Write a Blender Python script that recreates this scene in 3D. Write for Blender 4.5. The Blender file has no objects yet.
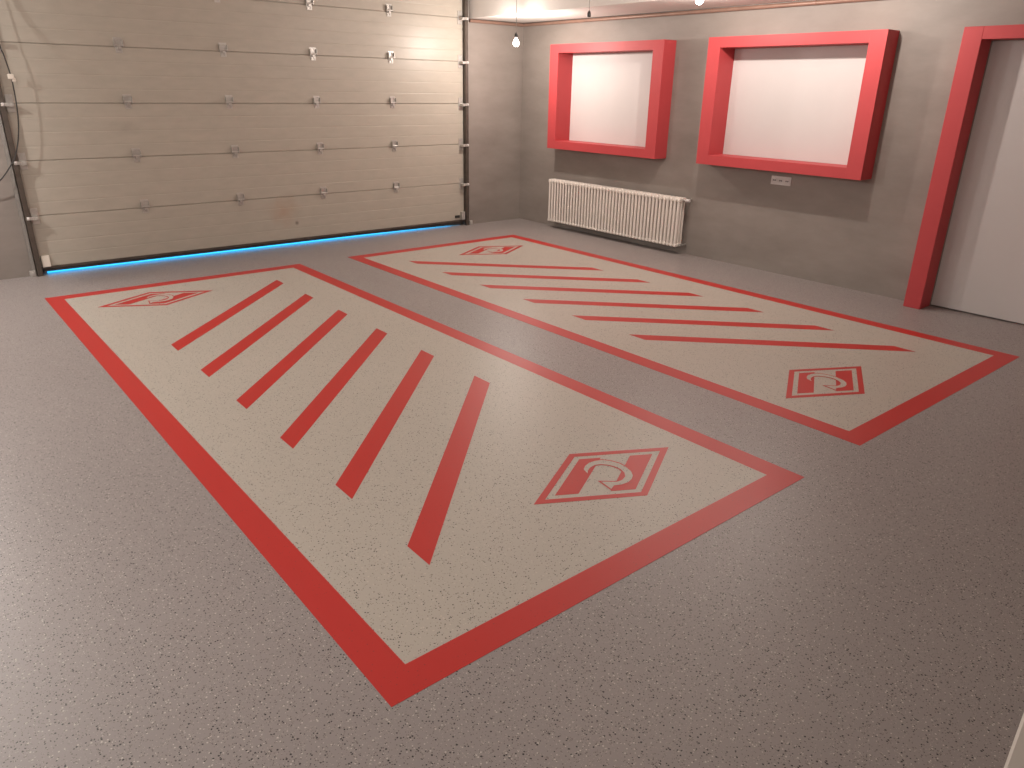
import bpy, bmesh, math, random
from mathutils import Vector, Matrix
random.seed(7)
scene = bpy.context.scene
COL = scene.collection

# ------------------------------------------------------------------ camera
cam_d = bpy.data.cameras.new('camera')
cam_d.sensor_width = 36.0
cam_d.lens = 737.94 * 36.0 / 1024.0
cam_d.clip_start = 0.02
cam = bpy.data.objects.new('camera', cam_d)
COL.objects.link(cam)
cam.location = (-1.640, -8.3162, 1.7583)
cam.rotation_euler = (1.1893, -0.0166, -0.6871)
scene.camera = cam

# ------------------------------------------------------------------ sky outside (blue dusk seen under the door) and exposure
world = bpy.data.worlds.new('world'); scene.world = world
world.use_nodes = True
bg = world.node_tree.nodes['Background']
bg.inputs['Color'].default_value = (0.03, 0.46, 1.0, 1)
bg.inputs['Strength'].default_value = 3.8
vs = scene.view_settings
vs.view_transform = 'Standard'; vs.look = 'None'; vs.exposure = 0.0; vs.gamma = 1.0; vs.use_curve_mapping = False
BULB_RIGHT = 47.0       # watts of the two bare bulbs above the red frames
BULB_CORNER = 68.0      # of the bulb hanging by the far corner
BULB_LEFT = 62.0        # of the one halfway along the left side
BULB_NEAR = 66.0        # of the left one farthest from the garage door
BULB_DOOR = 165.0        # and of the one left of the garage door
WARM = (1.0, 0.885, 0.80)
COOL = (1.0, 0.945, 0.90)

# ------------------------------------------------------------------ room measures (metres)
W = 5.362          # right wall
XL = -3.0          # left wall
YF = -9.6          # front wall behind the camera
DL, DR = -0.695, 4.385   # garage door opening
H = 3.3            # main ceiling
SZ, SX = 2.56, 4.46      # soffit underside and edge

# ------------------------------------------------------------------ materials
def mat(name, col, rough=0.5, metal=0.0, spec=0.5, bump=0.0, bscale=60.0, var=0.0, vscale=3.0, detail=6.0, stretch=None):
    m = bpy.data.materials.new(name); m.use_nodes = True
    nt = m.node_tree; b = nt.nodes['Principled BSDF']
    b.inputs['Base Color'].default_value = (*col, 1)
    b.inputs['Roughness'].default_value = rough
    b.inputs['Metallic'].default_value = metal
    b.inputs['Specular IOR Level'].default_value = spec
    tc = nt.nodes.new('ShaderNodeTexCoord')
    vec = tc.outputs['Object']
    if stretch:
        mp = nt.nodes.new('ShaderNodeMapping'); mp.inputs['Scale'].default_value = stretch
        nt.links.new(vec, mp.inputs['Vector']); vec = mp.outputs['Vector']
    if var:
        n = nt.nodes.new('ShaderNodeTexNoise'); n.inputs['Scale'].default_value = vscale; n.inputs['Detail'].default_value = detail
        n.inputs['Roughness'].default_value = 0.6
        nt.links.new(vec, n.inputs['Vector'])
        r = nt.nodes.new('ShaderNodeValToRGB')
        r.color_ramp.elements[0].position = 0.3; r.color_ramp.elements[1].position = 0.7
        r.color_ramp.elements[0].color = (*[c * (1 - var) for c in col], 1)
        r.color_ramp.elements[1].color = (*[min(1, c * (1 + var)) for c in col], 1)
        nt.links.new(n.outputs['Fac'], r.inputs['Fac']); nt.links.new(r.outputs['Color'], b.inputs['Base Color'])
    if bump:
        n2 = nt.nodes.new('ShaderNodeTexNoise'); n2.inputs['Scale'].default_value = bscale; n2.inputs['Detail'].default_value = 4
        nt.links.new(tc.outputs['Object'], n2.inputs['Vector'])
        bp = nt.nodes.new('ShaderNodeBump'); bp.inputs['Strength'].default_value = bump; bp.inputs['Distance'].default_value = 0.004
        nt.links.new(n2.outputs['Fac'], bp.inputs['Height']); nt.links.new(bp.outputs['Normal'], b.inputs['Normal'])
    return m

def fleck_mat(name, base, layers, rough=0.42, spec=0.35, var=0.05):
    """epoxy coat with scattered paint chips. layers: (voronoi scale, chip radius, low random, high random, colour)"""
    m = bpy.data.materials.new(name); m.use_nodes = True
    nt = m.node_tree; b = nt.nodes['Principled BSDF']
    b.inputs['Roughness'].default_value = rough; b.inputs['Specular IOR Level'].default_value = spec
    geo = nt.nodes.new('ShaderNodeNewGeometry')
    n = nt.nodes.new('ShaderNodeTexNoise'); n.inputs['Scale'].default_value = 0.9; n.inputs['Detail'].default_value = 4
    nt.links.new(geo.outputs['Position'], n.inputs['Vector'])
    r = nt.nodes.new('ShaderNodeValToRGB')
    r.color_ramp.elements[0].position = 0.3; r.color_ramp.elements[1].position = 0.7
    r.color_ramp.elements[0].color = (*[c * (1 - var) for c in base], 1)
    r.color_ramp.elements[1].color = (*[c * (1 + var) for c in base], 1)
    nt.links.new(n.outputs['Fac'], r.inputs['Fac'])
    cur = r.outputs['Color']
    for sc_, rad, lo, hi, colr in layers:
        v = nt.nodes.new('ShaderNodeTexVoronoi'); v.voronoi_dimensions = '2D'
        v.inputs['Scale'].default_value = sc_; v.inputs['Randomness'].default_value = 1.0
        nt.links.new(geo.outputs['Position'], v.inputs['Vector'])
        sep = nt.nodes.new('ShaderNodeSeparateColor'); nt.links.new(v.outputs['Color'], sep.inputs['Color'])
        def math_(op, a, val):
            q = nt.nodes.new('ShaderNodeMath'); q.operation = op
            nt.links.new(a, q.inputs[0])
            if isinstance(val, float): q.inputs[1].default_value = val
            else: nt.links.new(val, q.inputs[1])
            return q.outputs[0]
        # chip size varies from cell to cell
        size = math_('MULTIPLY', math_('ADD', sep.outputs['Green'], 0.35), rad)
        inside = math_('LESS_THAN', v.outputs['Distance'], size)
        pick = math_('MULTIPLY', math_('GREATER_THAN', sep.outputs['Red'], lo), math_('LESS_THAN', sep.outputs['Red'], hi))
        fac = math_('MULTIPLY', inside, pick)
        mx = nt.nodes.new('ShaderNodeMix'); mx.data_type = 'RGBA'
        nt.links.new(fac, mx.inputs['Factor']); nt.links.new(cur, mx.inputs['A']); mx.inputs['B'].default_value = (*colr, 1)
        cur = mx.outputs['Result']
    nt.links.new(cur, b.inputs['Base Color'])
    return m

def emit_mat(name, col, strength):
    m = bpy.data.materials.new(name); m.use_nodes = True
    nt = m.node_tree; nt.nodes.remove(nt.nodes['Principled BSDF'])
    e = nt.nodes.new('ShaderNodeEmission'); e.inputs['Color'].default_value = (*col, 1); e.inputs['Strength'].default_value = strength
    nt.links.new(e.outputs[0], nt.nodes['Material Output'].inputs['Surface'])
    return m

DARK, LIGHT = (0.022, 0.02, 0.02), (0.62, 0.58, 0.54)
M = {}
M['floor'] = fleck_mat('grey_flake_epoxy', (0.280, 0.250, 0.242),
    [(200, 0.36, 0.0, 0.14, (0.15, 0.13, 0.12)), (210, 0.36, 0.88, 1.0, (0.36, 0.33, 0.30)),
     (132, 0.32, 0.0, 0.13, (0.03, 0.027, 0.027)), (128, 0.28, 0.91, 1.0, (0.52, 0.48, 0.44))], var=0.03)
M['field'] = fleck_mat('beige_flake_epoxy', (0.430, 0.394, 0.346),
    [(160, 0.32, 0.0, 0.12, (0.27, 0.24, 0.20)), (132, 0.31, 0.0, 0.10, (0.035, 0.032, 0.03)), (110, 0.32, 0.93, 1.0, (0.52, 0.47, 0.41))], var=0.02)
M['red_floor'] = fleck_mat('red_epoxy', (0.46, 0.026, 0.021), [(120, 0.28, 0.0, 0.05, (0.32, 0.03, 0.025))], var=0.03)
M['red'] = mat('red_board_paint', (0.49, 0.060, 0.066), 0.5, spec=0.35, bump=0.05, bscale=200, var=0.03)
M['white_board'] = mat('white_board_paint', (0.62, 0.59, 0.58), 0.6, bump=0.03, bscale=150, var=0.015)
M['plaster'] = mat('grey_micro_cement', (0.265, 0.232, 0.208), 0.55, spec=0.35, bump=0.03, bscale=40, var=0.13, vscale=1.6, detail=10, stretch=(1, 1, 2.6))
M['ceiling'] = mat('white_ceiling_paint', (0.78, 0.74, 0.70), 0.8, bump=0.05, var=0.02)
M['pier'] = mat('cream_wall_paint', (0.66, 0.60, 0.54), 0.7, bump=0.05, var=0.03)
M['door_panel'] = mat('cream_sandwich_panel', (0.445, 0.405, 0.345), 0.40, spec=0.45, bump=0.10, bscale=180, var=0.05, vscale=5, stretch=(1, 1, 3))
M['zinc'] = mat('galvanised_steel', (0.55, 0.53, 0.50), 0.35, metal=0.55, var=0.1, vscale=30)
M['dark_steel'] = mat('dark_track_steel', (0.12, 0.10, 0.085), 0.45, metal=0.6, var=0.2, vscale=12)
M['angle'] = mat('grey_angle_steel', (0.30, 0.28, 0.26), 0.45, metal=0.3, var=0.1, vscale=20)
M['rubber'] = mat('black_rubber', (0.035, 0.032, 0.030), 0.6)
M['enamel'] = mat('white_radiator_enamel', (0.80, 0.74, 0.68), 0.35, var=0.01)
M['plastic'] = mat('white_plastic', (0.66, 0.62, 0.60), 0.4, var=0.01)
M['hole'] = mat('socket_grey', (0.20, 0.18, 0.17), 0.6)
M['copper'] = mat('copper_pipe', (0.27, 0.165, 0.125), 0.45, metal=0.15, var=0.15, vscale=6)
M['black_plastic'] = mat('black_plastic', (0.03, 0.028, 0.027), 0.45)
M['cord'] = mat('grey_flex', (0.30, 0.28, 0.26), 0.5)
M['tag'] = mat('cream_plastic', (0.75, 0.68, 0.6), 0.4)
M['snow'] = mat('pale_driveway', (0.80, 0.82, 0.85), 0.8, bump=0.2, bscale=8, var=0.04)
M['bulb'] = emit_mat('lit_clear_bulb', (1.0, 0.95, 0.9), 10.0)      # clear glass: its own glow plus whatever passes through
_nt = M['bulb'].node_tree; _tr = _nt.nodes.new('ShaderNodeBsdfTransparent'); _ad = _nt.nodes.new('ShaderNodeAddShader')
_nt.links.new(_nt.nodes['Emission'].outputs[0], _ad.inputs[0]); _nt.links.new(_tr.outputs[0], _ad.inputs[1])
_nt.links.new(_ad.outputs[0], _nt.nodes['Material Output'].inputs['Surface'])

def stain(m, centre, radii, col, amount, scale=9.0):
    """a rust-like stain with a ragged outline at a fixed place on the material's object"""
    nt = m.node_tree; b = nt.nodes['Principled BSDF']; src = b.inputs['Base Color'].links[0].from_socket
    tc = nt.nodes.new('ShaderNodeTexCoord'); mp = nt.nodes.new('ShaderNodeMapping'); mp.vector_type = 'TEXTURE'
    mp.inputs['Location'].default_value = centre; mp.inputs['Scale'].default_value = radii
    nt.links.new(tc.outputs['Object'], mp.inputs['Vector'])
    ln = nt.nodes.new('ShaderNodeVectorMath'); ln.operation = 'LENGTH'; nt.links.new(mp.outputs['Vector'], ln.inputs[0])
    n = nt.nodes.new('ShaderNodeTexNoise'); n.inputs['Scale'].default_value = scale; n.inputs['Detail'].default_value = 6
    nt.links.new(tc.outputs['Object'], n.inputs['Vector'])
    ad = nt.nodes.new('ShaderNodeMath'); ad.operation = 'ADD'; nt.links.new(ln.outputs['Value'], ad.inputs[0]); nt.links.new(n.outputs['Fac'], ad.inputs[1])
    mr = nt.nodes.new('ShaderNodeMapRange'); mr.inputs['From Min'].default_value = 1.5; mr.inputs['From Max'].default_value = 0.5; mr.inputs['To Max'].default_value = amount
    nt.links.new(ad.outputs[0], mr.inputs['Value'])
    mx = nt.nodes.new('ShaderNodeMix'); mx.data_type = 'RGBA'
    nt.links.new(mr.outputs['Result'], mx.inputs['Factor']); nt.links.new(src, mx.inputs['A']); mx.inputs['B'].default_value = (*col, 1)
    nt.links.new(mx.outputs['Result'], b.inputs['Base Color'])
stain(M['door_panel'], (-0.03, 0.0, 0.33), (0.22, 0.5, 0.20), (0.42, 0.27, 0.18), 0.55)
stain(M['door_panel'], (0.117, 0.0, 0.181), (0.03, 0.5, 0.03), (0.16, 0.13, 0.11), 1.0, 2.0)
stain(M['door_panel'], (-1.55, 0.0, 1.25), (0.16, 0.5, 0.09), (0.30, 0.26, 0.22), 0.35, 14.0)

# ------------------------------------------------------------------ mesh helpers
def add_box(bm, lo, hi, bevel=0.0, seg=1):
    r = bmesh.ops.create_cube(bm, size=1.0)
    c = [(a + b) / 2 for a, b in zip(lo, hi)]; s = [abs(b - a) for a, b in zip(lo, hi)]
    for v in r['verts']:
        v.co = Vector((c[0] + v.co.x * s[0], c[1] + v.co.y * s[1], c[2] + v.co.z * s[2]))
    if bevel:
        es = {e for v in r['verts'] for e in v.link_edges}
        bmesh.ops.bevel(bm, geom=list(es), offset=bevel, segments=seg, affect='EDGES', profile=0.5)

def add_tube(bm, a, b, r0, r1=None, n=12):
    a, b = Vector(a), Vector(b); d = b - a
    r1 = r0 if r1 is None else r1
    q = d.to_track_quat('Z', 'Y').to_matrix().to_4x4()
    bmesh.ops.create_cone(bm, cap_ends=True, segments=n, radius1=r0, radius2=r1, depth=d.length, matrix=Matrix.Translation((a + b) / 2) @ q)

def add_lathe(bm, prof, centre, n=20):
    rings = []
    for r, z in prof:
        rings.append([bm.verts.new((centre[0] + r * math.cos(2 * math.pi * i / n), centre[1] + r * math.sin(2 * math.pi * i / n), centre[2] + z)) for i in range(n)])
    for k in range(len(rings) - 1):
        for i in range(n):
            bm.faces.new((rings[k][i], rings[k][(i + 1) % n], rings[k + 1][(i + 1) % n], rings[k + 1][i]))
    bm.faces.new(rings[0][::-1]); bm.faces.new(rings[-1])

def add_path(bm, pts, r, n=8):
    """tube of constant radius along a polyline"""
    pts = [Vector(p) for p in pts]; rings = []
    up = Vector((0.13, 0.91, 0.37)).normalized()
    for i, p in enumerate(pts):
        t = (pts[min(i + 1, len(pts) - 1)] - pts[max(i - 1, 0)]).normalized()
        u = t.cross(up)
        if u.length < 1e-3: u = t.cross(Vector((1, 0, 0)))
        u.normalize(); w = t.cross(u)
        rings.append([bm.verts.new(p + r * (math.cos(2 * math.pi * k / n) * u + math.sin(2 * math.pi * k / n) * w)) for k in range(n)])
    for a, b in zip(rings, rings[1:]):
        for k in range(n):
            bm.faces.new((a[k], a[(k + 1) % n], b[(k + 1) % n], b[k]))
    bm.faces.new(rings[0][::-1]); bm.faces.new(rings[-1])

def add_prism(bm, pts, z0, z1):
    """flat polygon in x, y given a thickness"""
    lo = [bm.verts.new((x, y, z0)) for x, y in pts]; hi = [bm.verts.new((x, y, z1)) for x, y in pts]
    n = len(pts)
    bm.faces.new(hi); bm.faces.new(lo[::-1])
    for i in range(n): bm.faces.new((lo[i], lo[(i + 1) % n], hi[(i + 1) % n], hi[i]))

def spline(pts, k=6):
    P = [Vector(p) for p in pts]; out = []
    for i in range(len(P) - 1):
        p0, p1, p2, p3 = P[max(i - 1, 0)], P[i], P[i + 1], P[min(i + 2, len(P) - 1)]
        for j in range(k):
            t = j / k
            out.append(0.5 * (2 * p1 + (p2 - p0) * t + (2 * p0 - 5 * p1 + 4 * p2 - p3) * t * t + (3 * p1 - p0 - 3 * p2 + p3) * t ** 3))
    out.append(P[-1]); return out

def obj(name, bm, material, parent=None, smooth=False, loc=None):
    bmesh.ops.recalc_face_normals(bm, faces=bm.faces)
    me = bpy.data.meshes.new(name); bm.to_mesh(me); bm.free()
    me.materials.append(material)
    if smooth:
        for p in me.polygons: p.use_smooth = True
        me.set_sharp_from_angle(angle=math.radians(40))
    o = bpy.data.objects.new(name, me); COL.objects.link(o)
    if parent: o.parent = parent
    if loc: o.location = loc
    return o

def box(name, lo, hi, material, parent=None, bevel=0.0):
    bm = bmesh.new(); add_box(bm, lo, hi, bevel); return obj(name, bm, material, parent)

def tag(o, label=None, cat=None, group=None, kind=None):
    if label: o['label'] = label
    if cat: o['category'] = cat
    if group: o['group'] = group
    if kind: o['kind'] = kind
    return o

def thing(name, label, cat, loc=(0, 0, 0), group=None):
    o = bpy.data.objects.new(name, None); COL.objects.link(o); o.location = loc; o.empty_display_size = 0.1
    return tag(o, label, cat, group)

def struct(name, bm, m, label, cat):
    return tag(obj(name, bm, m), label, cat, kind='structure')

# ------------------------------------------------------------------ setting
bm = bmesh.new(); add_box(bm, (XL - 0.2, YF - 0.2, -0.2), (W + 0.2, 0.06, 0.0))
struct('floor', bm, M['floor'], 'grey epoxy garage floor sprinkled with dark and light flakes', 'floor')
bm = bmesh.new()
add_box(bm, (XL - 0.2, 0.0, 0.0), (DL, 0.25, H)); add_box(bm, (DR, 0.0, 0.0), (W + 0.2, 0.25, H)); add_box(bm, (DL, 0.0, 3.03), (DR, 0.25, H))
add_box(bm, (DL, 0.046, 0.0), (DL + 0.07, 0.25, 3.03)); add_box(bm, (DR - 0.07, 0.046, 0.0), (DR, 0.25, 3.03)); add_box(bm, (DL + 0.07, 0.046, 2.95), (DR - 0.07, 0.25, 3.03))
struct('wall_back', bm, M['plaster'], 'grey micro-cement wall around the garage door', 'wall')
bm = bmesh.new(); add_box(bm, (W + 0.06, YF - 0.2, 0.0), (W + 0.2, 0.0, H))       # backing, then the face with its three recesses
def face_part(ya, yb, za, zb): add_box(bm, (W, ya, za), (W + 0.06, yb, zb))
face_part(-0.914, 0.0, 0.0, H); face_part(-3.319, -2.461, 0.0, H); face_part(-5.750, -4.871, 0.0, H); face_part(YF - 0.2, -6.755, 0.0, H)
for ya, yb in ((-2.461, -0.914), (-4.871, -3.319)): face_part(ya, yb, 0.0, 1.123); face_part(ya, yb, 2.183, H)
face_part(-6.755, -5.750, 2.170, H)
struct('wall_right', bm, M['plaster'], 'grey micro-cement wall behind radiator and red frames', 'wall')
bm = bmesh.new(); add_box(bm, (XL - 0.2, YF - 0.2, 0.0), (XL, 0.0, H))
struct('wall_left', bm, M['plaster'], 'grey micro-cement side wall left of the garage door', 'wall')
bm = bmesh.new(); add_box(bm, (XL, YF - 0.2, 0.0), (W, YF, H))
struct('wall_front', bm, M['pier'], 'cream painted wall opposite the garage door', 'wall')
bm = bmesh.new(); add_box(bm, (XL - 0.2, YF - 0.2, H), (W + 0.2, 0.25, H + 0.2))
struct('ceiling', bm, M['ceiling'], 'white painted garage ceiling', 'ceiling')
bm = bmesh.new(); add_box(bm, (SX, YF, SZ), (W, 0.0, H))
struct('ceiling_soffit', bm, M['ceiling'], 'white lowered ceiling box along the right wall', 'soffit')
bm = bmesh.new(); add_box(bm, (-0.652, -8.75, 0.0), (-0.20, -8.180, H), 0.004)
struct('wall_side', bm, M['pier'], 'cream painted wall end beside the viewer', 'wall')
bm = bmesh.new(); add_box(bm, (XL - 2, 0.06, -0.25), (W + 2, 6.0, -0.03))
struct('ground', bm, M['snow'], 'pale driveway outside, glimpsed blue under the garage door', 'driveway')

# ------------------------------------------------------------------ parking bay markings
T = 0.0008
EMB_OUT = [(-0.062, 0.102), (-0.028, 0.124), (0.012, 0.136), (0.051, 0.132), (0.088, 0.116), (0.116, 0.082), (0.132, 0.036), (0.131, -0.015), (0.117, -0.062), (0.093, -0.096), (0.061, -0.117), (0.022, -0.129), (-0.020, -0.125), (-0.056, -0.109)]
EMB_HEAD = [(-0.096, -0.126), (-0.082, -0.034), (-0.019, -0.086)]
EMB_IN = [(0.013, -0.089), (0.050, -0.075), (0.074, -0.047), (0.086, -0.012), (0.083, 0.025), (0.069, 0.057), (0.047, 0.082), (0.018, 0.094), (-0.017, 0.090), (-0.048, 0.075), (-0.077, 0.051)]
def inset(poly, d):
    """move a closed polygon inwards (d > 0) or outwards"""
    n = len(poly); out = []
    area = sum(poly[i][0] * poly[(i + 1) % n][1] - poly[(i + 1) % n][0] * poly[i][1] for i in range(n))
    s = 1 if area > 0 else -1
    for i in range(n):
        p0, p1, p2 = Vector(poly[i - 1]), Vector(poly[i]), Vector(poly[(i + 1) % n])
        a, b = (p1 - p0).normalized(), (p2 - p1).normalized()
        na, nb = Vector((-a.y, a.x)) * s, Vector((-b.y, b.x)) * s
        k = (na + nb); k = k / max(0.35, k.dot(na)) if k.length > 1e-6 else na
        out.append(tuple(p1 + k * d))
    return out

def frame_prism(bm, outer, inner, z0, z1):
    n = len(outer)
    vo = [[bm.verts.new((x, y, z)) for x, y in outer] for z in (z0, z1)]
    vi = [[bm.verts.new((x, y, z)) for x, y in inner] for z in (z0, z1)]
    for i in range(n):
        j = (i + 1) % n
        bm.faces.new((vo[1][i], vo[1][j], vi[1][j], vi[1][i])); bm.faces.new((vo[0][j], vo[0][i], vi[0][i], vi[0][j]))
        bm.faces.new((vo[0][i], vo[0][j], vo[1][j], vo[1][i])); bm.faces.new((vi[0][j], vi[0][i], vi[1][i], vi[1][j]))

def build_emblem():
    a, b = 0.474, 0.264
    rh = lambda k: [(-a * k, 0), (0, -b * k), (a * k, 0), (0, b * k)]
    bm = bmesh.new(); frame_prism(bm, rh(1.0), rh(0.855), T, 2 * T)
    me_ring = bm
    k = 0.725; A, B = a * k, b * k
    lerp = lambda p, q, t: (p[0] + (q[0] - p[0]) * t, p[1] + (q[1] - p[1]) * t)
    left, top, right, bot = (-A, 0), (0, B), (A, 0), (0, -B)
    p1 = bmesh.new(); add_prism(p1, [left, lerp(left, bot, 0.29), lerp(top, right, 0.29), top], T, 2 * T)
    p2 = bmesh.new(); add_prism(p2, [lerp(left, bot, 0.69), bot, right, lerp(top, right, 0.69)], T, 2 * T)
    arrow = EMB_OUT + EMB_HEAD + EMB_IN
    o1 = bmesh.new(); add_prism(o1, inset(arrow, -0.005), 2 * T, 2.6 * T)
    o2 = bmesh.new(); add_prism(o2, inset(arrow, 0.004), 2.6 * T, 3.2 * T)
    return me_ring, p1, p2, o1, o2
proto = None
def emblem(parent, x, y):
    global proto
    if proto is None:
        ring, p1, p2, o1, o2 = build_emblem()
        e = obj('emblem', ring, M['red_floor'], parent, loc=(x, y, 0))
        e['label'] = 'red diamond emblem with a curved arrow'
        for n, bm_, m_ in (('emblem_panel', p1, 'red_floor'), ('emblem_panel', p2, 'red_floor'), ('arrow_outline', o1, 'red_floor'), ('arrow', o2, 'field')):
            obj(n, bm_, M[m_], e)
        proto = e
    else:
        e = proto.copy(); COL.objects.link(e); e.parent = parent; e.location = (x, y, 0)
        for ch in list(proto.children):
            c = ch.copy(); COL.objects.link(c); c.parent = e
    return e

def bay(label, x0, x1, y0, y1, sx0, sx1, ys, slope, embs):
    t = thing('parking_bay_marking', label, 'floor marking', ((x0 + x1) / 2, (y0 + y1) / 2, 0), 'painted parking bays')
    cx, cy = (x0 + x1) / 2, (y0 + y1) / 2
    bw = 0.128
    rect = lambda a, b, c, d: [(a - cx, c - cy), (b - cx, c - cy), (b - cx, d - cy), (a - cx, d - cy)]
    bm = bmesh.new(); add_prism(bm, rect(x0 + bw, x1 - bw, y1 + bw, y0 - bw), 0.0, T)
    obj('bay_field', bm, M['field'], t)['label'] = 'beige flaked field'
    # four mitred border strips
    o = [(x0 - cx, y1 - cy), (x1 - cx, y1 - cy), (x1 - cx, y0 - cy), (x0 - cx, y0 - cy)]
    i_ = [(x0 + bw - cx, y1 + bw - cy), (x1 - bw - cx, y1 + bw - cy), (x1 - bw - cx, y0 - bw - cy), (x0 + bw - cx, y0 - bw - cy)]
    for k in range(4):
        j = (k + 1) % 4
        bm = bmesh.new(); add_prism(bm, [o[k], o[j], i_[j], i_[k]], 0.0, 1.6 * T)
        obj('border_strip', bm, M['red_floor'], t)
    dy = (sx1 - sx0) * slope; th = 0.165
    first = None
    for y in ys:
        if first is None:
            bm = bmesh.new(); add_prism(bm, [(sx0 - cx, -th), (sx1 - cx, dy - th), (sx1 - cx, dy), (sx0 - cx, 0)], T, 2 * T)
            first = obj('stripe', bm, M['red_floor'], t, loc=(0, y - cy, 0))
        else:
            s = first.copy(); COL.objects.link(s); s.parent = t; s.location = (0, y - cy, 0)
    for ex, ey in embs: emblem(t, ex - cx, ey - cy)
    return t
bay('beige parking bay with red border, nearest the viewer, stripes rising to the right', -0.810, 1.532, -0.967, -6.771, -0.320, 1.058,
    [-2.879 - 0.639 * k for k in range(6)], 1.008, [(0.780, -6.146), (-0.040, -1.533)])
bay('beige parking bay with red border, beside the radiator wall', 2.096, 4.461, -0.952, -6.766, 2.540, 3.950,
    [-1.505 - 0.638 * k for k in range(6)], -0.985, [(2.840, -6.155), (3.636, -1.570)])

# ------------------------------------------------------------------ sectional garage door
X0, X1 = DL + 0.02, DR - 0.02
door = thing('garage_door', 'cream sectional garage door with horizontal ribbed panels and steel hinges', 'garage door', ((DL + DR) / 2, 0.02, 0.07))
DO = Vector((-(DL + DR) / 2, -0.02, -0.07))      # world to door-local
def dobj(name, bm, m, parent=door, smooth=False):
    if parent is door: bmesh.ops.translate(bm, verts=bm.verts, vec=DO)
    return obj(name, bm, m, parent, smooth)
SEAM = [0.072, 0.5576, 1.0576, 1.5576, 2.0576, 2.5576, 3.0]
def panel_bm(z0, z1, last=False):
    g, dpt = 0.0022, 0.042
    front = [(0.004, z0 + g), (0.0, z0 + g + 0.004)]
    for k in (1, 2, 3):
        z = z0 + (z1 - z0) * k / 4
        front += [(0.0, z - 0.007), (0.0011, z - 0.003), (0.0011, z + 0.003), (0.0, z + 0.007)]
    front += [(0.0, z1 - g - 0.004), (0.004, z1 - g)]
    top = [] if last else [(0.014, z1 - g), (0.014, z1 + 0.008), (0.026, z1 + 0.008), (0.026, z1 - g)]
    back = [(dpt, z1 - g), (dpt, z0 + g)]
    bot = [(0.029, z0 + g), (0.029, z0 + 0.013), (0.011, z0 + 0.013), (0.011, z0 + g)]
    prof = front + top + back + bot
    bm = bmesh.new()
    a = [bm.verts.new((X0, y, z)) for y, z in prof]; b = [bm.verts.new((X1, y, z)) for y, z in prof]
    n = len(prof)
    for i in range(n): bm.faces.new((a[i], a[(i + 1) % n], b[(i + 1) % n], b[i]))
    bm.faces.new(a); bm.faces.new(b)
    return bm
for i in range(len(SEAM) - 1):
    dobj('door_panel', panel_bm(SEAM[i], SEAM[i + 1], i == len(SEAM) - 2), M['door_panel'])
# rubber seal and its aluminium holder under the lowest panel
bm = bmesh.new(); add_box(bm, (X0, -0.006, 0.052), (X1, 0.040, 0.0745), 0.002)
dobj('seal_rail', bm, M['dark_steel'])
bm = bmesh.new()
n = 40
for s in range(n):                                   # the seal sags a little towards its right end
    xa, xb = X0 + (X1 - X0) * s / n, X0 + (X1 - X0) * (s + 1) / n
    za = 0.026 - 0.017 * max(0, (s / n - 0.68) / 0.32) ** 1.3; zb = 0.026 - 0.017 * max(0, ((s + 1) / n - 0.68) / 0.32) ** 1.3
    vs_ = [bm.verts.new(p) for p in ((xa, 0.004, za), (xb, 0.004, zb), (xb, 0.004, 0.0535), (xa, 0.004, 0.0535), (xa, 0.028, za), (xb, 0.028, zb), (xb, 0.028, 0.0535), (xa, 0.028, 0.0535))]
    for f in ((0, 1, 2, 3), (5, 4, 7, 6), (0, 4, 5, 1), (3, 2, 6, 7)): bm.faces.new([vs_[q] for q in f])
bmesh.ops.remove_doubles(bm, verts=bm.verts, dist=1e-5)
dobj('bottom_seal', bm, M['rubber'])
# hinges, four to a seam
def hinge_bms():
    pl = bmesh.new()
    add_box(pl, (-0.040, -0.006, 0.008), (0.040, 0.0, 0.070), 0.0015)
    add_box(pl, (-0.030, -0.006, -0.064), (0.030, 0.0, -0.008), 0.0015)
    kn = bmesh.new(); add_tube(kn, (-0.042, -0.020, 0.002), (0.042, -0.020, 0.002), 0.010, n=10)
    for x in (-0.040, 0.034): add_box(kn, (x, -0.034, -0.012), (x + 0.006, -0.002, 0.050))
    add_box(kn, (-0.016, -0.026, -0.030), (0.016, -0.004, -0.006), 0.002)
    bo = bmesh.new()
    for x in (-0.020, 0.020):
        add_tube(bo, (x, -0.006, 0.050), (x, -0.014, 0.050), 0.0085, n=6)
        add_tube(bo, (x * 0.8, -0.006, -0.046), (x * 0.8, -0.014, -0.046), 0.0085, n=6)
    return pl, kn, bo
hp = None
for z in SEAM[1:6]:
    for x in (0.346, 1.333, 2.322, 3.312):
        p = Vector((x, 0.0, z + 0.012)) + DO
        if hp is None:
            a, b, c = hinge_bms()
            hp = obj('hinge', a, M['zinc'], door, loc=p); hp['label'] = 'zinc-plated steel hinge'
            obj('knuckle', b, M['zinc'], hp, True); obj('bolt_set', c, M['zinc'], hp)
        else:
            h = hp.copy(); COL.objects.link(h); h.parent = door; h.location = p
            for ch in list(hp.children):
                q = ch.copy(); COL.objects.link(q); q.parent = h
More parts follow.
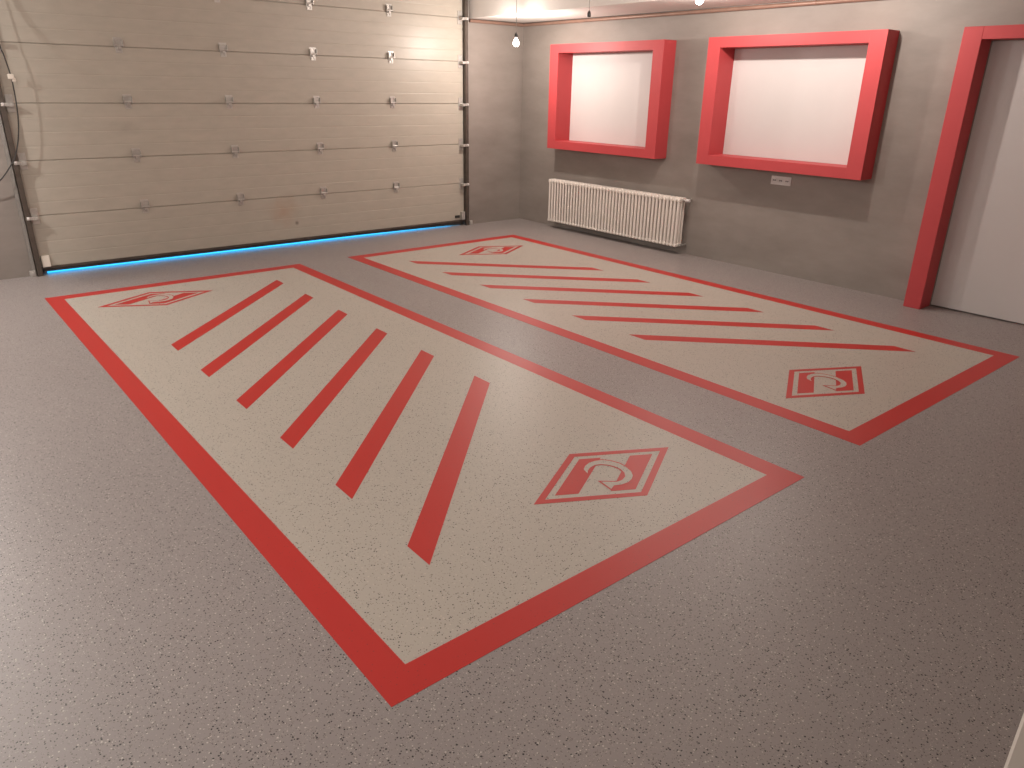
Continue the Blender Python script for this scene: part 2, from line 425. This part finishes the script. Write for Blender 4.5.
# roller brackets at both ends of each seam
for s, xe in ((1, X0), (-1, X1)):
    rp = None
    for z in SEAM[1:6]:
        p = Vector((xe, 0.0, z)) + DO
        if rp is None:
            a = bmesh.new()
            add_box(a, (0.012 * s, -0.008, -0.075), (0.075 * s, 0.0, 0.075), 0.002)
            add_box(a, (0.018 * s, -0.074, -0.030), (0.060 * s, -0.006, 0.004), 0.003); add_box(a, (0.024 * s, -0.078, -0.026), (-0.034 * s, -0.066, 0.004), 0.003)
            rp = obj('roller_bracket', a, M['zinc'], door, loc=p)
            b = bmesh.new(); add_tube(b, (0.050 * s, -0.074, -0.012), (0.050 * s, -0.084, -0.012), 0.010, n=8)
            obj('stem_end', b, M['zinc'], rp, True)
            c = bmesh.new(); add_tube(c, (-0.012 * s, -0.072, -0.010), (-0.030 * s, -0.072, -0.010), 0.016, n=16)
            obj('roller', c, M['plastic'], rp, True)
        else:
            h = rp.copy(); COL.objects.link(h); h.parent = door; h.location = p
            for ch in list(rp.children):
                q = ch.copy(); COL.objects.link(q); q.parent = h
bm = bmesh.new(); add_box(bm, (X0 + 0.015, -0.045, 0.078), (X0 + 0.085, 0.0, 0.185), 0.003); dobj('bottom_bracket', bm, M['tag'])
bm = bmesh.new(); add_box(bm, (X1 - 0.060, -0.045, 0.078), (X1 - 0.008, 0.0, 0.185), 0.003); dobj('bottom_bracket', bm, M['zinc'])
bm = bmesh.new(); add_box(bm, (X1 - 0.150, -0.014, 0.105), (X1 - 0.075, 0.0, 0.140), 0.003); dobj('type_plate', bm, M['black_plastic'])

# ------------------------------------------------------------------ door tracks
def track(label, xe, s):
    """s = +1: track at the right end of the door"""
    t = thing('door_track', label, 'track', (xe, 0, 0), 'garage door tracks')
    R_, zc = 0.38, 2.80
    path = [(0, 0.0)] + [(0, 0.01 + zc * k / 6) for k in range(1, 7)]
    path += [(R_ * (1 - math.cos(a)), zc + R_ * math.sin(a)) for a in [math.pi / 2 * k / 8 for k in range(1, 9)]]
    path += [(R_ + 0.35, zc + R_)]
    # C-channel: two flanges and a web following the path (into the room, up)
    bm = bmesh.new()
    sec = [(-0.022, -0.018), (-0.022, -0.062), (0.022, -0.062), (0.022, -0.018), (0.019, -0.018), (0.019, -0.059), (-0.019, -0.059), (-0.019, -0.018)]
    rings = []
    for i, (d, z) in enumerate(path):
        a = path[max(i - 1, 0)]; b = path[min(i + 1, len(path) - 1)]
        tx, tz = b[0] - a[0], b[1] - a[1]; L = math.hypot(tx, tz); tx, tz = tx / L, tz / L
        # normal pointing into the room / down
        nx, nz = tz, -tx
        rings.append([bm.verts.new((xx, -(d + (-dd) * nx), z + (-dd) * nz)) for xx, dd in sec])
    n_ = len(sec)
    for a, b in zip(rings, rings[1:]):
        for k in range(n_): bm.faces.new((a[k], a[(k + 1) % n_], b[(k + 1) % n_], b[k]))
    bm.faces.new(rings[0]); bm.faces.new(rings[-1][::-1])
    obj('channel', bm, M['dark_steel'], t)
    bm = bmesh.new(); add_box(bm, (0.034 * s, -0.030, 0.0), (0.056 * s, -0.002, 2.78), 0.001); add_box(bm, (0.030 * s, -0.046, 0.0), (0.034 * s, -0.002, 2.78))
    obj('angle_plate', bm, M['angle'], t)
    bm = bmesh.new(); add_box(bm, (0.036 * s, -0.060, 0.0), (0.085 * s, -0.030, 0.060), 0.003); add_tube(bm, (0.060 * s, -0.060, 0.035), (0.060 * s, -0.075, 0.035), 0.012, n=6)
    obj('foot_bracket', bm, M['zinc'], t)
    return t
track('dark steel door track at the left edge of the garage door, beside the black cable', DL - 0.002, -1)
track('dark steel door track at the right edge of the garage door, beside bare wall', DR + 0.002, 1)

# ------------------------------------------------------------------ red box frames on the right wall
def wall_frame(label, ya, yb):
    z0, z1, d, bw, bh = 1.036, 2.270, 0.205, 0.150, 0.098
    t = thing('wall_frame', label, 'frame', (W, (ya + yb) / 2, z0), 'red box frames')
    cy = (ya + yb) / 2; L = abs(ya - yb) / 2
    box('side_board', (-d, L - bw, 0), (-0.0005, L, z1 - z0), M['red'], t, 0.0008)
    box('side_board', (-d, -L, 0), (-0.0005, -L + bw, z1 - z0), M['red'], t, 0.0008)
    box('top_board', (-d + 0.0004, -L + bw, z1 - z0 - bh), (-0.0005, L - bw, z1 - z0 - 0.0004), M['red'], t)
    box('bottom_board', (-d + 0.0004, -L + bw, 0.0004), (-0.0005, L - bw, bh), M['red'], t)
    bm = bmesh.new(); hz = z1 - z0
    add_box(bm, (-0.001, L - bw, bh - 0.010), (0.0595, L - bw + 0.010, hz - bh + 0.010)); add_box(bm, (-0.001, -L + bw - 0.010, bh - 0.010), (0.0595, -L + bw, hz - bh + 0.010))
    add_box(bm, (-0.001, -L + bw, bh - 0.010), (0.0595, L - bw, bh)); add_box(bm, (-0.001, -L + bw, hz - bh), (0.0595, L - bw, hz - bh + 0.010))
    obj('recess_lining', bm, M['red'], t)
    box('back_panel', (0.048, -L + bw + 0.001, bh + 0.001), (0.0595, L - bw - 0.001, z1 - z0 - bh - 0.001), M['white_board'], t)['label'] = 'plain white panel'
    return t
wall_frame('red box frame around a white panel, hanging above the radiator', -0.775, -2.600)
wall_frame('red box frame around a white panel, above the wall sockets beside the doorway', -3.180, -5.010)

# ------------------------------------------------------------------ doorway with red surround
DY0, DY1, DZ = -5.605, -6.90, 2.262
bm = bmesh.new(); add_box(bm, (W + 0.022, DY1 + 0.146, 0.012), (W + 0.0595, DY0 - 0.146, DZ - 0.093))
d1 = struct('door_1', bm, M['white_board'], 'plain white door set in a deep red surround', 'door')
box('jamb_board', (W - 0.20, DY0 - 0.145, 0.0), (W - 0.0005, DY0, DZ), M['red'], d1, 0.003)['label'] = 'red painted jamb board'
box('jamb_board', (W - 0.20, DY1, 0.0), (W - 0.0005, DY1 + 0.145, DZ), M['red'], d1, 0.003)['label'] = 'red painted jamb board'
box('head_board', (W - 0.1996, DY1 + 0.145, DZ - 0.092), (W - 0.0005, DY0 - 0.145, DZ - 0.0004), M['red'], d1)['label'] = 'red painted head board'

# ------------------------------------------------------------------ radiator
RY0, RY1, RZ0, RZ1 = -0.770, -2.985, 0.085, 0.640
rad = thing('radiator', 'long white column radiator under the red frame', 'radiator', (W, (RY0 + RY1) / 2, RZ0))
N = 42; pitch = (RY0 - RY1) / N; hh = RZ1 - RZ0
sp = None
for i in range(N):
    y = (RY0 - RY1) / 2 - pitch * (i + 0.5)
    if sp is None:
        bm = bmesh.new()
        for x in (-0.145, -0.1, -0.055):
            add_tube(bm, (x, 0, 0.025), (x, 0, hh - 0.025), 0.0150, n=12)
        add_box(bm, (-0.162, -pitch * 0.46, hh - 0.048), (-0.038, pitch * 0.46, hh), 0.014, 2)
        add_box(bm, (-0.162, -pitch * 0.42, 0), (-0.038, pitch * 0.42, 0.040), 0.016, 2)
        sp = obj('radiator_column', bm, M['enamel'], rad, True, (0, y, 0))
    else:
        c = sp.copy(); COL.objects.link(c); c.parent = rad; c.location = (0, y, 0)
for zz in (hh - 0.024, 0.024):
    bm = bmesh.new(); add_tube(bm, (-0.1, -(RY0 - RY1) / 2 + 0.005, zz), (-0.1, (RY0 - RY1) / 2 - 0.005, zz), 0.017, n=12)
    obj('header_pipe', bm, M['enamel'], rad, True)
for yy in (-0.8, 0.8):
    for zz in (0.10, hh - 0.10):
        bm = bmesh.new(); add_box(bm, (-0.075, yy - 0.012, zz - 0.012), (-0.0005, yy + 0.012, zz + 0.012)); obj('wall_bracket', bm, M['enamel'], rad)
ye = -(RY0 - RY1) / 2
bm = bmesh.new(); add_tube(bm, (-0.1, ye + 0.004, hh - 0.024), (-0.1, ye - 0.040, hh - 0.024), 0.012, n=12); add_tube(bm, (-0.1, ye - 0.030, hh - 0.024), (-0.0005, ye - 0.030, hh - 0.024), 0.009, n=12)
v_ = obj('valve', bm, M['zinc'], rad, True)
bm = bmesh.new(); add_tube(bm, (-0.1, ye - 0.040, hh - 0.024), (-0.1, ye - 0.090, hh - 0.024), 0.019, 0.016, n=16); obj('valve_head', bm, M['plastic'], v_, True)
bm = bmesh.new(); add_tube(bm, (-0.1, ye + 0.004, 0.024), (-0.1, ye - 0.022, 0.024), 0.013, n=12); add_tube(bm, (-0.1, ye - 0.016, 0.024), (-0.0005, ye - 0.016, 0.024), 0.009, n=12); obj('return_valve', bm, M['zinc'], rad, True)

# ------------------------------------------------------------------ triple wall socket
sk = thing('wall_socket', 'white triple wall socket under the red frame', 'socket', (W, -4.103, 0.890))
bm = bmesh.new(); add_box(bm, (-0.010, -0.112, 0), (-0.0005, 0.112, 0.085), 0.003); obj('socket_plate', bm, M['plastic'], sk)
for k in (-1, 0, 1):
    bm = bmesh.new(); add_lathe(bm, [(0.029, 0.0), (0.029, 0.004), (0.025, 0.005), (0.023, 0.0015)], (0, 0, 0), 20)
    bmesh.ops.rotate(bm, verts=bm.verts, cent=(0, 0, 0), matrix=Matrix.Rotation(-math.pi / 2, 3, 'Y'))
    bmesh.ops.translate(bm, verts=bm.verts, vec=(-0.010, k * 0.071, 0.0425))
    ins = obj('socket_insert', bm, M['plastic'], sk, True)
    bm = bmesh.new()
    for dy_ in (-0.0095, 0.0095): add_tube(bm, (-0.0105, k * 0.071 + dy_, 0.0425), (-0.0165, k * 0.071 + dy_, 0.0425), 0.0075, n=8)
    obj('socket_hole', bm, M['hole'], ins)

# ------------------------------------------------------------------ copper pipe under the soffit
pipe = thing('copper_pipe', 'thin copper pipe running along the top of the walls under the white soffit', 'pipe', (W - 0.02, 0, 2.53))
bm = bmesh.new()
pp = [(DR + 0.075, -0.024, 2.532), (W - 0.06, -0.024, 2.532), (W - 0.034, -0.030, 2.532), (W - 0.026, -0.058, 2.532)] + [(W - 0.026, -0.5 * k, 2.532) for k in range(1, 19)]
add_path(bm, [(x - (W - 0.02), y, z - 2.53) for x, y, z in pp], 0.0195, 12)
obj('pipe_run', bm, M['copper'], pipe, True)
for k in range(7):
    y = -0.75 - k * 1.15
    bm = bmesh.new(); add_tube(bm, (-0.006, y - 0.010, 0.002), (-0.006, y + 0.010, 0.002), 0.0225, n=12); add_box(bm, (-0.006, y - 0.010, -0.010), (0.0195, y + 0.010, 0.012)); obj('pipe_clip', bm, M['copper'], pipe, True)

# ------------------------------------------------------------------ bare hanging bulbs
def lamp(label, x, y, z, watts, colour=WARM, bulb=True, group='bare hanging bulbs', k=1.0):
    """z is the height of the bulb's middle (or of the empty lampholder)"""
    t = thing('hanging_bulb' if bulb else 'lampholder', label, 'lamp', (x, y, z), group)
    zs = 0.035 if bulb else 0.0
    bm = bmesh.new(); add_lathe(bm, [(0.016, zs), (0.019, zs + 0.004), (0.019, zs + 0.030), (0.015, zs + 0.048), (0.006, zs + 0.058), (0.004, zs + 0.064)], (0, 0, 0), 16)
    obj('lamp_socket', bm, M['black_plastic'], t, True)
    bm = bmesh.new()
    add_path(bm, spline([(0, 0, zs + 0.060), (0.004, 0.006, zs + 0.12), (-0.003, -0.004, zs + 0.25), (0.002, 0.010, (H - z) * 0.7), (0, 0, H - z - 0.012)]), 0.0035, 6)
    obj('cord', bm, M['cord'], t, True)
    bm = bmesh.new(); add_lathe(bm, [(0.03, -0.012), (0.036, 0.0)], (0, 0, H - z), 16); obj('ceiling_rose', bm, M['plastic'], t, True)
    if bulb:
        bm = bmesh.new(); add_lathe(bm, [(a_ * k, b_) for a_, b_ in [(0.005, -0.052), (0.018, -0.048), (0.030, -0.036), (0.035, -0.018), (0.033, -0.002), (0.024, 0.016), (0.015, 0.030), (0.014, 0.036)]], (0, 0, 0), 20)
        obj('bulb', bm, M['bulb'], t, True)
        ld = bpy.data.lights.new('bulb_light', 'POINT'); ld.energy = watts; ld.color = colour; ld.shadow_soft_size = 0.026 * k
        lo = bpy.data.objects.new('bulb_light', ld); COL.objects.link(lo); lo.parent = t; lo.location = (0, 0, -0.014)
    return t
lamp('lit bare bulb hanging in front of the wall corner beyond the red frames', 4.38, -1.04, 2.258, BULB_CORNER, WARM)
lamp('empty dark lampholder hanging on its cord above the red frame over the radiator', 4.38, -2.22, 2.455, 0.0, WARM, False)
lamp('lit bare bulb at the soffit edge between the two red frames', 4.38, -3.62, 2.535, BULB_RIGHT, WARM)
lamp('lit bare bulb at the soffit edge above the red frame with the sockets', 4.38, -4.88, 2.535, BULB_RIGHT, WARM)
door_lamp = lamp('lit bare bulb left of the garage door, nearest the door', -2.1, -0.95, 2.40, BULB_DOOR, COOL, k=0.45)
# its slack feed cable sags from the door track to the lamp socket
LP = Vector((-2.1, -0.95, 2.40)); fc = [(-0.66, -0.03, 2.95), (-0.62, -0.06, 2.70)]
for (sx_, sz_), f in zip([(-0.423, 2.397), (-0.317, 2.167), (-0.157, 1.978), (0.121, 1.676), (0.415, 1.291), (0.863, 0.700)], (0.14, 0.22, 0.31, 0.43, 0.56, 0.74)):
    fc.append(Vector((sx_, 0, sz_)).lerp(LP, f))
fc += [(-1.86, -0.88, 2.16), (-2.0, -0.92, 2.26), (-2.085, -0.945, 2.45)]
bm = bmesh.new(); add_path(bm, [Vector(p) - LP for p in spline(fc, 5)], 0.013, 8)
obj('feed_cable', bm, M['black_plastic'], door_lamp, True)
lamp('lit bare bulb on the left side, halfway along the room', -2.0, -3.60, 2.45, BULB_LEFT, COOL)
lamp('lit bare bulb on the left side, farthest from the garage door', -2.0, -6.10, 2.45, BULB_NEAR, COOL)

# ------------------------------------------------------------------ black cable at the left door edge
cb = thing('door_cable', 'thin black cable hanging in a curve at the left edge of the garage door', 'cable', (-0.62, -0.10, 1.6))
cp = [(-0.70, -0.09, 2.9), (-0.66, -0.10, 2.4), (-0.622, -0.10, 2.021), (-0.611, -0.1, 1.966), (-0.597, -0.1, 1.855), (-0.590, -0.1, 1.775), (-0.589, -0.1, 1.669), (-0.596, -0.1, 1.520), (-0.613, -0.1, 1.377), (-0.646, -0.1, 1.233), (-0.694, -0.1, 1.105), (-0.750, -0.1, 1.021), (-0.850, -0.085, 0.904), (-0.98, -0.06, 0.83), (-1.15, -0.012, 0.80)]
bm = bmesh.new(); add_path(bm, [Vector(p) - Vector((-0.62, -0.10, 1.6)) for p in spline(cp, 5)], 0.0055, 8)
obj('cord', bm, M['black_plastic'], cb, True)
bm = bmesh.new(); add_box(bm, (0.005, -0.02, 0.155), (0.052, 0.02, 0.200), 0.008, 2); add_box(bm, (0.030, -0.012, 0.135), (0.062, 0.012, 0.170), 0.006)
obj('cable_clip', bm, M['tag'], cb)
